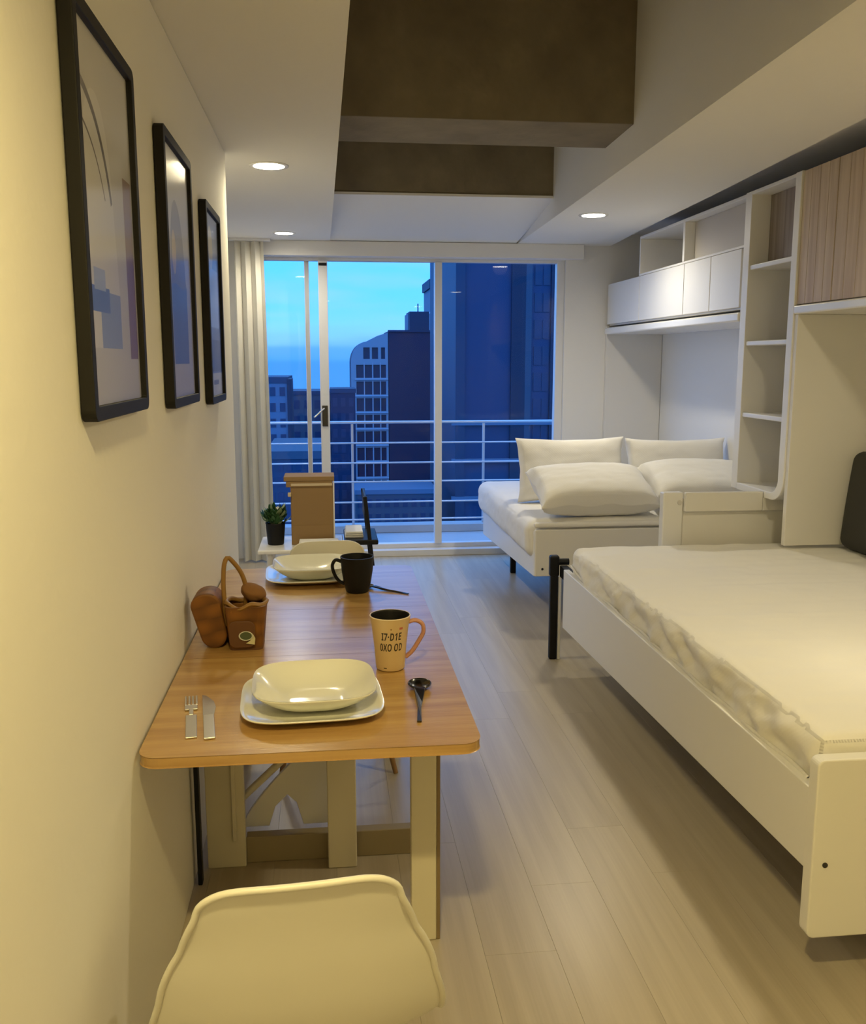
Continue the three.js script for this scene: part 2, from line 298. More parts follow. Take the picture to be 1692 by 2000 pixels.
{
  const b = thing('bookcase', 'tall narrow white bookcase column between the two bed bays', 'bookcase', [2.4, .855, -4.5]);
  const zl = -4.755, zr = -4.235;
  part(b, 'stile', bx(XC - .012, 2.635, .855, 2.385, zl, zl + .07), M.white);
  // right stile curves into the bottom board
  const o = []; const r0 = .11; o.push([zr, 2.385], [zr + .05, 2.385]);
  for (let i = 0; i <= 10; i++) { const t = i / 10 * Math.PI / 2; o.push([zr + .05 - r0 + r0 * Math.cos(t), .855 + r0 - r0 * Math.sin(t)]); }
  o.push([zl + .07, .855], [zl + .07, .885]);
  const r1 = .075; for (let i = 10; i >= 0; i--) { const t = i / 10 * Math.PI / 2; o.push([zr - r1 + r1 * Math.cos(t), .885 + r1 - r1 * Math.sin(t)]); }
  part(b, 'curved_stile', prismX(o, XC - .012, 2.60, .003), M.white, 'stile that rounds into the bottom board');
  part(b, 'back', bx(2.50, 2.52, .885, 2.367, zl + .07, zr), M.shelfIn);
  part(b, 'lining', bx(2.27, 2.282, 2.018, 2.367, zl + .07, zr), M.greyWood, 'grey striped wood back of the top bay');
  for (const y of [1.25, 1.62, 2.005]) part(b, 'shelf', bx(XC - .004, 2.50, y - .012, y + .012, zl + .07, zr, .005, false, 2), M.whiteGloss);
  part(b, 'top', bx(XC - .012, 2.60, 2.367, 2.385, zl + .07, zr), M.white);
}
{
  const c = thing('wood_front_cupboard', 'wall cupboard with pale striped wood doors above the bare mattress', 'cupboard', [2.4, 1.77, -3.1]);
  part(c, 'body', bx(XC + .02, 2.635, 1.785, 2.385, -4.18, -1.98), M.panel);
  part(c, 'under_board', bx(XC - .015, 2.635, 1.745, 1.785, -4.18, -1.98, .008, false, 2), M.whiteGloss);
  let z = -4.182, k = 0; for (const w of [.30, .36, .36, .36, .36, .44]) {
    const d = part(c, 'door', bx(XC + .004, XC + .02, 1.79, 2.385, z + .002, z + w - .002, .002), M.paleWood[k % 3]);
    const n = 4; for (let i = 0; i < n; i++) part(d, 'plank', bx(XC - .002, XC + .0045, 1.79, 2.385, z + .002 + (w - .004) * i / n + .0012, z + .002 + (w - .004) * (i + 1) / n - .0012, .0015), M.paleWood[(k + i * 2 + (i >> 1)) % 3]);
    z += w; k++;
  }
  const a = thing('bed_alcove', 'cream lined wall alcove behind the bare mattress', 'alcove', [2.4, 0, -3.1]);
  part(a, 'side_panel', bx(XC - .005, 2.635, .648, 1.745, -4.182, -4.15), M.panel);
  part(a, 'back_panel', bx(2.635, XR - .001, 0, 1.745, -4.15, -1.91), M.panel);
  part(a, 'side_panel', bx(XC, 2.635, 0, 1.745, -1.938, -1.91), M.panel);
  // low divider between the two beds
  const p = thing('bed_divider', 'low white board divider between the two beds', 'divider', [1.9, 0, -4.42]);
  part(p, 'board', bx(1.76, 2.55, .42, .852, -4.44, -4.40, .006), M.panel);
  part(p, 'cap_rail', bx(1.76, 2.166, .785, .883, -4.398, -4.37, .006), M.panel);
  part(p, 'cap_rail', bx(2.166, 2.50, .785, .853, -4.398, -4.37, .004), M.panel);
  part(p, 'post', bx(1.655, 1.76, 0, .881, -4.45, -4.395, .008), M.white);
  part(p, 'rivet', bar([1.74, .83, -4.395], [1.74, .83, -4.390], .012), M.steel);
}
// beds
function wrinkle(seed, amp, zlo, zhi) {
  return (v, n) => {
    const side = Math.max(0, -n.x), top = Math.max(0, n.y);
    return amp * (.5 * (fbm(v.x * 5 + 40, v.z * 5 + 40, seed, 4) - .5) * top + 1.8 * (fbm(v.z * 9 + v.y * 22 + 50, v.y * 14 - v.z * 5 + 60, seed + 5, 4) - .5) * (1 - top * .8)) + .004 * top * Math.max(0, 1 - Math.abs(v.x - 1.16) / .3) * (fbm(v.x * 20, v.z * 9 + 30, seed + 9, 3) - .5);
  };
}
{
  const b = thing('fold_down_bed', 'white fold-down wall bed platform lowered with a black fold-out leg', 'bed', [1.9, 0, -3.15]);
  const x = 1.145;
  part(b, 'side_rail', prismX([[-1.99, .30], [-1.99, .505], [-4.36, .505], [-4.36, .215]], x, x + .03, .003), M.white);
  part(b, 'end_panel', prismZ(roundRect(x, 2.60,   .135, .59, .015), -1.985, -1.945, .004), M.white);
  part(b, 'far_panel', bx(x + .03, 2.60, .23, .49, -4.36, -4.33), M.white);
  part(b, 'base_board', bx(x + .03, 2.60, .40, .44, -4.33, -1.99), M.panel);
  part(b, 'screw_cap', bar([x + .03, .325, -1.945], [x + .03, .325, -1.943], .007), M.darkSteel);
  const l = part(b, 'leg', [bx(1.115, 1.155, 0, .545, -4.535, -4.50, .008, false, 2), bx(1.11, 1.16, .44, .55, -4.54, -4.495, .012, false, 2)], M.black, 'black metal fold-out leg');
  part(l, 'pivot', bar([1.15, .515, -4.515], [1.21, .515, -4.515], .018), M.black);
  part(l, 'hinge_bracket', bx(1.16, 1.20, .44, .50, -4.50, -4.355, .004), M.black);
  part(l, 'backing_strip', bx(1.157, 1.172, .0, .44, -4.53, -4.50, .003), M.white);
  const m = thing('mattress', 'thick bare mattress in a cream fitted sheet lying on the fold-down bed', 'mattress', [1.9, .44, -3.15]);
  part(m, 'fitted_sheet', softBox(x + .028, 2.59, .443, .632, -4.325, -1.992, .04, .016, wrinkle(3, .03)), M.sheet);
  // elastic hem sagging along the rail
  const hem = []; for (let i = 0; i <= 40; i++) { const t = i / 40; hem.push([x + .022 + .004 * Math.sin(t * 37), .507 + .012 * Math.sin(t * Math.PI) ** 2 * 0 + .006 * fbm(t * 12, 3, 4) + .03 * Math.exp(-Math.pow((t - 1) / .06, 2)), -2.03 - t * 2.27]); }
  part(m, 'elastic_hem', tube(hem, .006, 120, 6), M.sheet);
}
{
  const b = thing('fold_down_bed', 'white fold-down wall bed platform by the window under the pillows', 'bed', [1.9, 0, -5.95]);
  part(b, 'side_rail', prismX([[-5.12, .30], [-5.12, .56], [-6.88, .44], [-6.88, .22]], 1.165, 1.19, .003), M.white);
  part(b, 'end_panel', bx(1.165, 2.60, .30, .575, -5.12, -5.09, .008, false, 2), M.panel);
  part(b, 'base_board', bx(1.19, 2.60, .34, .39, -6.88, -5.12), M.panel);
  part(b, 'leg', [bx(1.30, 1.34, 0, .34, -6.50, -6.46, .006), bx(1.26, 1.38, .26, .34, -6.52, -6.44, .006)], M.black, 'black metal leg');
  part(b, 'leg', bx(2.3, 2.34, 0, .34, -6.50, -6.46, .006), M.black, 'black metal leg');
  part(b, 'screw_cap', bar([1.21, .345, -5.09], [1.21, .345, -5.088], .007), M.darkSteel);
  const m = thing('mattress', 'white sheeted mattress with rounded corner under the four pillows', 'mattress', [1.9, .39, -6]);
  part(m, 'fitted_sheet', softBox(1.125, 2.59, .393, .625, -6.95, -5.13, .075, .02, wrinkle(31, .008)), M.sheet);
  part(m, 'top_fold', softBox(1.16, 2.59, .585, .615, -5.125, -5.085, .012, .012, (v) => .003 * (fbm(v.x * 14, v.y * 9, 6, 3) - .5)), M.sheet, 'folded sheet edge');
}
// pillows
function pillow(name, label, group, w, h, t, pos, rx, ry, rz, seed) {
  const g = thing(name, label, 'pillow', pos, 0, group); const n = 36;
  const geo = new THREE.BoxGeometry(2, 2, 2, n, n, 2); geo.deleteAttribute('uv'); geo.deleteAttribute('normal'); const q = mergeVertices(geo, 1e-5), p = q.attributes.position;
  for (let i = 0; i < p.count; i++) {
    const x = p.getX(i), y = p.getY(i), z = p.getZ(i), e = Math.pow((1 - x * x * x * x) * (1 - y * y * y * y), .42);
    const pinch = 1 - .09 * (1 - x * x) * Math.pow(Math.abs(y), 4) , pinch2 = 1 - .06 * (1 - y * y) * Math.pow(Math.abs(x), 4);
    const wr = .014 * (fbm(x * 3 + 9, y * 3 + 9, seed, 4) - .5) + .008 * Math.sin((x + y) * 9 + seed) * Math.pow(Math.max(Math.abs(x), Math.abs(y)), 3) * (1 - e);
    p.setXYZ(i, x * w / 2 * pinch2, y * h / 2 * pinch, z * (t / 2 * e + .004) + wr);
  }
  q.computeVertexNormals(); metricUV(q); q.rotateZ(rz || 0); q.rotateX(rx); q.rotateY(ry);
  q.computeBoundingBox(); q.translate(0, -q.boundingBox.min.y, 0);
  local(g, 'pillowcase', q, M.pillow); return g;
}
pillow('pillow', 'plump white pillow lying in front on the bed, nearest the white bed edge', 'pillows lying on the made bed', .72, .44, .21, [1.56, .628, -5.33], -1.22, .03, 0, 3);
pillow('pillow', 'plump white pillow lying in front on the bed, beside the bookcase', 'pillows lying on the made bed', .66, .44, .22, [2.25, .628, -5.40], -1.2, -.05, 0, 13);
pillow('pillow', 'white pillow standing upright behind the lying pillows, near the window glass', 'pillows propped upright on the made bed', .72, .42, .16, [1.56, .628, -5.82], -.22, .02, 0, 23);
pillow('pillow', 'white pillow standing upright behind the lying pillows, near the alcove wall', 'pillows propped upright on the made bed', .68, .41, .15, [2.275, .628, -5.84], -.22, -.02, 0, 33);
{
  const g = thing('cushion', 'black square cushion leaning at the wall on the bare mattress', 'cushion', [2.49, .638, -3.87]);
  const q = softBox(-.065, .065, 0, .47, -.26, .26, .05, .02, (v, n) => .025 * (1 - Math.pow(Math.abs(v.z) / .26, 2)) * (1 - Math.pow((v.y - .235) / .235, 2)) * Math.abs(n.x)); q.rotateZ(-.10); q.computeBoundingBox(); q.translate(0, -q.boundingBox.min.y, 0);
  local(g, 'cover', q, M.charcoal);
}

// ---------------------------------------------------------------- framed prints on the left wall
function canvasTex(w, h, draw) { const c = document.createElement('canvas'); c.width = w; c.height = h; const x = c.getContext('2d'); draw(x, w, h); const t = new THREE.CanvasTexture(c); t.colorSpace = THREE.SRGBColorSpace; t.anisotropy = 8; return t; }
const prints = [
  canvasTex(768, 1024, (c, w, h) => {
    c.fillStyle = '#c9c6c2'; c.fillRect(0, 0, w, h);
    c.fillStyle = '#d9d6d2'; c.beginPath(); c.moveTo(60, 860); c.lineTo(60, 420); c.bezierCurveTo(60, 120, 330, 60, 420, 330); c.bezierCurveTo(450, 480, 480, 700, 490, 860); c.fill();
    c.strokeStyle = '#3a3230'; c.lineWidth = 26; c.beginPath(); c.moveTo(20, 150); c.bezierCurveTo(180, 180, 330, 240, 420, 440); c.stroke();
    c.lineWidth = 9; c.beginPath(); c.moveTo(20, 250); c.bezierCurveTo(140, 270, 250, 320, 330, 440); c.stroke();
    c.fillStyle = '#8f9cc4'; c.fillRect(190, 700, 290, 160); c.fillStyle = '#5f78bd'; c.fillRect(60, 690, 260, 70); c.fillStyle = '#a9b6da'; c.fillRect(120, 640, 150, 60);  // blue patches: window reflection painted into the artwork
    c.fillStyle = '#8a6a3c'; c.fillRect(610, 330, 130, 560);
  }),
  canvasTex(768, 1024, (c, w, h) => {
    c.fillStyle = '#cfccc6'; c.fillRect(0, 0, w, h); c.fillStyle = '#8d8983'; c.beginPath(); c.moveTo(150, 880); c.bezierCurveTo(120, 500, 140, 230, 330, 200); c.bezierCurveTo(560, 220, 620, 560, 600, 880); c.fill();
    c.fillStyle = '#6f7ea6'; c.beginPath(); c.moveTo(150, 880); c.lineTo(140, 560); c.bezierCurveTo(300, 520, 480, 590, 606, 540); c.lineTo(600, 880); c.fill();  // blue lower part paints in the window reflection
    c.fillStyle = '#d6bd7c'; c.beginPath(); c.ellipse(250, 420, 60, 90, 0, 0, 7); c.fill();
  }),
  canvasTex(768, 1024, (c, w, h) => {
    c.fillStyle = '#5c6a90'; c.fillRect(0, 0, w, h); c.fillStyle = '#98a6cc'; c.fillRect(90, 300, 590, 330); c.fillStyle = '#c9b878'; c.beginPath(); c.ellipse(300, 190, 130, 120, 0, 0, 7); c.fill();  // blue ground and panel carry the painted window reflection
    c.fillStyle = '#3c4154'; c.fillRect(0, 700, w, 180); c.fillStyle = '#d3d3d0'; c.fillRect(0, 890, w, 134); c.fillStyle = '#55585e'; c.fillRect(240, 930, 300, 26);
  }),
];
[[-1.63, -2.105, 1.428, 2.125, 'black framed print of dark arcs with a tan band on the cream wall'],
 [-2.455, -2.93, 1.409, 2.110, 'black framed print of a grey arch shape, hung between two other prints'],
 [-3.255, -3.675, 1.383, 2.062, 'black framed print with blue window reflection painted in above a white bottom strip, next to the wall corner']].forEach(([za, zb, y0, y1, label], k) => {
  const g = thing('framed_print', label, 'picture', [XL, y0, (za + zb) / 2], 0, 'framed prints on the cream wall');
  const w = za - zb, h = y1 - y0, f = .022;
  const pts = roundRect(-w / 2, w / 2, 0, h, .018), hole = roundRect(-w / 2 + f, w / 2 - f, f, h - f, .006);
  const q = prismZ(pts, .002, .027, .002, [hole]); q.rotateY(Math.PI / 2); local(g, 'frame', q, M.frameBlack);
  const bk = new THREE.BoxGeometry(.010, h - .03, w - .03); bk.translate(.009, h / 2, 0); local(g, 'backing_board', bk, M.blackMatte);
  const pl = new THREE.PlaneGeometry(w - 2 * f + .004, h - 2 * f + .004); pl.rotateY(Math.PI / 2); pl.translate(.0155, h / 2, 0);
  local(g, 'print', pl, new THREE.MeshPhysicalMaterial({ map: prints[k], roughness: .5 }));
  const gl = new THREE.PlaneGeometry(w - 2 * f + .004, h - 2 * f + .004); gl.rotateY(Math.PI / 2); gl.translate(.020, h / 2, 0); local(g, 'glass_pane', gl, M.glazing, 'clear glazing');
});

// ---------------------------------------------------------------- dining table
{
  const t = thing('dining_table', 'long oak dining table with rounded corners along the cream wall', 'table', [-.046, 0, -2.75]);
  const x0 = -.414, x1 = .322, z0 = -3.66, z1 = -1.872, cut = [-2.56, -2.84, -3.02];
  // top boards with fine joints between them
  const zs = [z1, -2.53, -2.68, -3.02, z0];
  for (let i = 0; i < 4; i++) {
    const a = zs[i], b = zs[i + 1], g = .0007, pts = []; const r = .045;
    const corner = (cx, cz, a0) => { for (let k = 0; k <= 8; k++) { const q = (a0 + k * 11.25) * Math.PI / 180; pts.push([cx + r * Math.cos(q), cz + r * Math.sin(q)]); } };
    if (i === 0) { pts.push([x0, b + g], [x1, b + g]); corner(x1 - r, a - r, 0); corner(x0 + r, a - r, 90); }
    else if (i === 3) { pts.push([x1, a - g], [x0, a - g]); corner(x0 + r, b + r, 180); corner(x1 - r, b + r, 270); }
    else pts.push([x0, a - g], [x0, b + g], [x1, b + g], [x1, a - g]);
    const s = new THREE.Shape(pts.map(([x, z]) => new THREE.Vector2(x, -z))); const q = new THREE.ExtrudeGeometry(s, { depth: .018, bevelEnabled: true, bevelSize: -.002, bevelOffset: 0, bevelThickness: .003, bevelSegments: 2, curveSegments: 8 }); q.rotateX(-Math.PI / 2); q.translate(0, .689, 0);
    part(t, 'top_board', metricUV(q, true), M.oak);
  }
  part(t, 'apron', [bx(x0 + .03, x1 - .06, .655, .686, -3.50, -3.47), bx(x0 + .03, x1 - .06, .655, .686, -2.30, -2.27), bx(-.02, .03, .655, .686, -3.47, -2.30)], M.cream);
  part(t, 'leg', bx(.195, .262, 0, .686, -2.27, -2.235, .004), M.cream, 'flat cream leg');
  part(t, 'leg', bx(-.025, .062, 0, .686, -2.67, -2.62, .004), M.cream, 'flat cream leg');
  part(t, 'leg', bx(-.408, -.395, 0, .686, -2.60, -2.57, .003), M.black, 'thin dark leg at the wall');
  part(t, 'leg', bx(.195, .262, 0, .686, -3.52, -3.485, .004), M.cream, 'flat cream leg');
  part(t, 'leg', bx(-.38, -.315, 0, .686, -3.52, -3.485, .004), M.cream, 'flat cream leg');
  part(t, 'edge_strip', bx(.262, .272, 0, .686, -2.268, -2.237, .002), std([.25, .18, .09], .5), 'wood edge of the leg');
  part(t, 'side_panel', bx(-.39, -.275, .0, .686, -2.69, -2.66, .003), M.cream);
  part(t, 'side_panel', bx(-.312, -.300, .09, .60, -2.66, -2.648, .002), M.cream);
  part(t, 'stretcher', bx(-.275, .262, .0, .085, -2.72, -2.68, .003), std([.34, .28, .17], .6));
  const arc = []; for (let i = 0; i <= 10; i++) { const a = i / 10; arc.push([-.285 + .19 * Math.pow(a, 1.25), .10 + .23 * a]); }
  part(t, 'bracket', prismZ([[-.285, .087], ...arc, [-.06, .36], [-.026, .36], [-.026, .087], [-.10, .087], [-.12, .16], [-.15, .19], [-.19, .15], [-.21, .087]], -2.765, -2.745, .002), M.whiteGloss, 'curved white bracket');
  part(t, 'brace', bar([-.285, .19, -2.74], [-.06, .40, -2.74], .012, .012, 8), M.cream);
}
// shell chairs
function shellGeo() {
  const prof = [[.418, -.245], [.437, -.225], [.437, -.15], [.425, -.03], [.422, .06], [.435, .13], [.475, .18], [.54, .208], [.62, .228], [.71, .246], [.80, .268]].map(([y, z]) => new THREE.Vector3(0, y, z));
  const cv = new THREE.CatmullRomCurve3(prof), nu = 40, nv = 56;
  const wid = t => { const k = [[0, .180], [.1, .200], [.3, .220], [.5, .230], [.62, .227], [.75, .204], [.88, .168], [1, .142]]; let i = 0; while (i < k.length - 2 && t > k[i + 1][0]) i++; const q = Math.min(1, Math.max(0, (t - k[i][0]) / (k[i + 1][0] - k[i][0]))), s = q * q * (3 - 2 * q) * .4 + q * .6; return k[i][1] + (k[i + 1][1] - k[i][1]) * s; };
  const P = (u, v) => {
    const end = Math.max(0, (v - .82) / .18), st = Math.max(0, (.12 - v) / .12), t = Math.max(0, Math.min(1, v - .042 * Math.pow(Math.abs(u), 6) * end + .05 * Math.pow(Math.abs(u), 5) * st));
    const c = cv.getPointAt(t), tg = cv.getTangentAt(t), nrm = new THREE.Vector3(0, tg.z, -tg.y).multiplyScalar(tg.z > 0 || tg.y > 0 ? 1 : -1);
    // nrm points to the sitter
    const lift = .038 * Math.pow(Math.abs(u), 2.6) * (.35 + .65 * Math.sin(Math.PI * Math.min(1, v * 1.05)));
    return new THREE.Vector3(u * wid(v), c.y, c.z).addScaledVector(nrm, lift);
  };
  const th = .006, pos = [], idx = [], N = (nu + 1) * (nv + 1), pts = [];
  for (let j = 0; j <= nv; j++) for (let i = 0; i <= nu; i++) pts.push(P(i / nu * 2 - 1, j / nv));
  const g0 = new THREE.BufferGeometry(), ix = []; for (let j = 0; j < nv; j++) for (let i = 0; i < nu; i++) { const a = j * (nu + 1) + i; ix.push(a, a + 1, a + nu + 1, a + 1, a + nu + 2, a + nu + 1); }
  g0.setAttribute('position', new THREE.Float32BufferAttribute(pts.flatMap(p => [p.x, p.y, p.z]), 3)); g0.setIndex(ix); g0.computeVertexNormals(); const n = g0.attributes.normal;
  for (let s = 0; s < 2; s++) for (let k = 0; k < N; k++) { const d = s ? -th : 0; pos.push(pts[k].x + n.getX(k) * d, pts[k].y + n.getY(k) * d, pts[k].z + n.getZ(k) * d); }
  for (let k = 0; k < ix.length; k += 3) idx.push(ix[k], ix[k + 1], ix[k + 2], N + ix[k], N + ix[k + 2], N + ix[k + 1]);
  const g = new THREE.BufferGeometry(); g.setAttribute('position', new THREE.Float32BufferAttribute(pos, 3)); g.setIndex(idx); g.computeVertexNormals();
  const rim = []; for (let i = 0; i < nu; i++) rim.push(pts[i]); for (let j = 0; j < nv; j++) rim.push(pts[j * (nu + 1) + nu]); for (let i = nu; i > 0; i--) rim.push(pts[nv * (nu + 1) + i]); for (let j = nv; j > 0; j--) rim.push(pts[j * (nu + 1)]);
  return [metricUV(g), tube(rim.filter((_, i) => i % 2 === 0).map(p => [p.x, p.y, p.z]), .0055, 220, 8, true)];
}
function shellChair(label, pos, turn) {
  const c = thing('shell_chair', label, 'chair', pos, turn, 'white shell chairs at the table');
  const [s, r] = shellGeo(); const sh = local(c, 'seat_shell', s, M.shell); local(sh, 'rolled_rim', r, M.shell);
  for (const [sx, sz] of [[-1, -1], [1, -1], [-1, 1], [1, 1]]) local(c, 'leg', bar([sx * .215, 0, sz * .20 - .01], [sx * .12, .405, sz * .10 - .02], .009, .016), M.chairWood, 'tapered wooden leg');
  for (const sz of [-1, 1]) local(c, 'crossbar', tube([[-.175, .17, sz * .157 - .014], [0, .20, sz * .12 - .014], [.175, .17, sz * .157 - .014]], .005, 12, 8), M.black);
  local(c, 'seat_mount', [bx(-.13, .13, .395, .412, -.13, .10, .004), bx(-.10, .10, .41, .424, -.09, .05, .003)], M.black);
  return c;
}
shellChair('white plastic shell chair pulled back from the table end with cutlery', [-.074, 0, -1.475], .085);
shellChair('white plastic shell chair tucked under the table end with the black mug', [0, 0, -3.455], Math.PI + .06);

// ---------------------------------------------------------------- things on the table
const TT = .7105;
function squareDish(hw, h, flare, thick, n = 4.2, rings = 14) {   // rounded-square dish: inner + outer surface
  const seg = 96, pos = [], idx = []; const prof = [];
  for (let i = 0; i <= rings; i++) { const t = i / rings, r = .02 + .98 * t; prof.push([r, h * Math.pow(Math.max(0, (t - flare) / (1 - flare)), 1.7) + thick]); }
  prof.push([1.004, h + thick * .5]); for (let i = rings; i >= 0; i--) { const t = i / rings, r = .02 + .98 * t; prof.push([r * .995, Math.max(0, h * Math.pow(Math.max(0, (t - flare) / (1 - flare)), 1.7))]); }
  for (const [r, y] of prof) for (let k = 0; k < seg; k++) { const a = k / seg * 2 * Math.PI, c = Math.cos(a), s = Math.sin(a), e = 2 + (n - 2) * Math.min(1, r), q = Math.pow(Math.pow(Math.abs(c), e) + Math.pow(Math.abs(s), e), -1 / e); pos.push(hw * r * q * c, y, hw * r * q * s); }
  for (let j = 0; j < prof.length - 1; j++) for (let k = 0; k < seg; k++) { const a = j * seg + k, b = j * seg + (k + 1) % seg; idx.push(a, b, a + seg, b, b + seg, a + seg); }
  for (const [j, f] of [[0, 1], [prof.length - 1, 0]]) { const ci = pos.length / 3; pos.push(0, prof[j][1], 0); for (let k = 0; k < seg; k++) { const a = j * seg + k, b = j * seg + (k + 1) % seg; f ? idx.push(ci, b, a) : idx.push(ci, a, b); } }
  const g = new THREE.BufferGeometry(); g.setAttribute('position', new THREE.Float32BufferAttribute(pos, 3)); g.setIndex(idx); g.computeVertexNormals(); return metricUV(g);
}
function setting(x, z, tail) {
  const p = thing('dinner_plate', 'rounded square white dinner plate ' + tail, 'plate', [x, TT, z], .05, 'dinner plates on the table'); local(p, 'plate_body', squareDish(.168, .020, .55, .005), M.ceramic);
  const b = thing('bowl', 'rounded square white bowl on the plate ' + tail, 'bowl', [x + .006, TT + .0055, z - .008], .05, 'bowls on the dinner plates'); local(b, 'bowl_body', squareDish(.147, .050, .42, .005, 3.6), M.ceramic);
}
setting(-.052, -2.145, 'beside the fork and knife'); setting(-.080, -3.475, 'beside the black mug');
{
  const f = thing('fork', 'short steel fork lying beside the plate', 'fork', [-.332, TT, -2.10], .14);
  local(f, 'handle', bx(-.0125, .0125, 0, .0035, .0, .135, .0012), M.steel); local(f, 'neck', bx(-.005, .005, .001, .0045, -.035, .0, .0012), M.steel);
  local(f, 'head', bx(-.015, .015, .001, .0045, -.065, -.034, .0012), M.steel);
  for (let i = 0; i < 4; i++) local(f, 'tine', bx(-.015 + i * .0085, -.015 + i * .0085 + .0045, .001, .0045, -.125, -.065, .001), M.steel);
  const k = thing('table_knife', 'short steel table knife lying beside the fork', 'knife', [-.291, TT, -2.09], .14);
  local(k, 'handle', bx(-.0125, .0125, 0, .005, -.005, .135, .0015), M.steel);
  const s = new THREE.Shape([[-.0125, 0], [.0125, 0], [.018, .05], [.014, .09], [-.003, .132], [-.0125, .138]].map(p => new THREE.Vector2(...p))); const q = new THREE.ExtrudeGeometry(s, { depth: .0015, bevelEnabled: false }); q.rotateX(-Math.PI / 2); q.translate(0, .0012, -.005); local(k, 'blade', q, M.chrome);
}
function spoon(label, pos, turn, sc = 1) {
  const g = thing('spoon', label, 'spoon', pos, turn, 'dark spoons'); const R = .028;
  const pts = []; for (let i = 0; i <= 10; i++) { const a = i / 10 * 1.25; pts.push(new THREE.Vector2(R * Math.sin(a), R * .62 * (1 - Math.cos(a)))); } for (let i = 10; i >= 0; i--) { const a = i / 10 * 1.25; pts.push(new THREE.Vector2(R * Math.sin(a) * .95, R * .62 * (1 - Math.cos(a)) + .0018)); }
  const b = new THREE.LatheGeometry(pts, 32); b.scale(1.15, 1, 1.4); b.translate(0, 0, -.045); local(g, 'spoon_bowl', b, M.darkSteel);
  const n = 20, hs = []; const shape = new THREE.Shape(); const wv = t => .013 - .0105 * Math.min(1, t * 1.8) + .002 * t; shape.moveTo(-wv(0), 0); for (let i = 1; i <= n; i++) shape.lineTo(-wv(i / n), -.19 * i / n); for (let i = n; i >= 0; i--) shape.lineTo(wv(i / n), -.19 * i / n);
  const h = new THREE.ExtrudeGeometry(shape, { depth: .003, bevelEnabled: true, bevelSize: .0008, bevelThickness: .0008, bevelSegments: 1 }); h.rotateX(-Math.PI / 2); const p = h.attributes.position; for (let i = 0; i < p.count; i++) { const z = p.getZ(i); p.setY(i, p.getY(i) + .0012 + .010 * Math.exp(-Math.pow(z / .05, 2))); } h.computeVertexNormals(); h.translate(0, 0, -.006); local(g, 'handle', h, M.darkSteel);
  g.scale.setScalar(sc); return g;
}
spoon('dark metal spoon lying by the printed beige mug', [.213, TT, -2.185], -.10);
spoon('dark metal spoon lying behind the black mug', [.155, TT, -3.27], .9, .8);
{
  // beige printed mug
  const m = thing('mug', 'beige mug printed with two rows of dark letters', 'mug', [.154, TT, -2.39]);
  const tex = canvasTex(1024, 512, (c, w, h) => {
    c.fillStyle = '#cbb083'; c.fillRect(0, 0, w, h); c.fillStyle = '#241a10'; c.textAlign = 'center';
    c.save(); c.translate(512, 200); c.scale(.70, 1.1); c.transform(1, 0, -.12, 1, 0, 0); c.font = 'bold 92px sans-serif'; c.fillText('I7·D1E', 0, 0); c.fillText('0XO OD', 8, 96); c.restore();
    c.fillStyle = '#7a5a30'; c.beginPath(); c.arc(510, 92, 7, 0, 7); c.fill(); c.fillStyle = '#b8604e'; c.fillRect(585, 78, 34, 22); c.fillStyle = '#4a3520'; c.fillRect(425, 468, 36, 8);
  });
  const H = .148, pts = [[.0, .0], [.034, .0], [.0385, .004], [.040, .02], [.044, .07], [.050, .12], [.0545, H - .003], [.0545, H]].map(p => new THREE.Vector2(...p));
  const g = new THREE.LatheGeometry(pts, 64, Math.PI); const uv = g.attributes.uv, p = g.attributes.position; for (let i = 0; i < p.count; i++) uv.setY(i, p.getY(i) / H);
  local(m, 'body', g, new THREE.MeshPhysicalMaterial({ map: tex, roughness: .3, clearcoat: .4, clearcoatRoughness: .15 }), 'beige glazed body with dark lettering');
  const ip = [[.0545, H], [.052, H + .001], [.0505, H - .004], [.046, .11], [.040, .06], [.036, .012], [0, .01]].map(q => new THREE.Vector2(...q)); local(m, 'inner_wall', new THREE.LatheGeometry(ip, 64), M.black, 'black glazed inside');
  const rim = new THREE.TorusGeometry(.0535, .0016, 8, 64); rim.rotateX(Math.PI / 2); rim.translate(0, H, 0); local(m, 'rim', rim, std([.78, .66, .48], .3));
  const hn = tube([[.050, .128, 0], [.066, .132, 0], [.086, .122, 0], [.090, .100, 0], [.076, .072, 0], [.058, .045, 0], [.041, .030, 0]], .0058, 40, 10); hn.scale(1, 1, 1.6); local(m, 'handle', hn, std([.50, .25, .18], .35), 'pinkish brown handle');
}
{
  const m = thing('mug', 'black mug with curved handle beside the stacked dishes', 'mug', [.092, TT, -3.24]);
  const H = .13, pts = [[0, 0], [.036, 0], [.041, .004], [.048, .03], [.056, .08], [.060, H - .002], [.060, H], [.056, H], [.052, .08], [.044, .03], [.036, .008], [0, .007]].map(p => new THREE.Vector2(...p));
  local(m, 'body', new THREE.LatheGeometry(pts, 64), M.black); const hn = tube([[-.056, .112, 0], [-.076, .118, 0], [-.088, .100, 0], [-.082, .068, 0], [-.066, .042, 0], [-.047, .030, 0]], .0062, 40, 10); hn.scale(1, 1, 1.4); local(m, 'handle', hn, M.black);
}
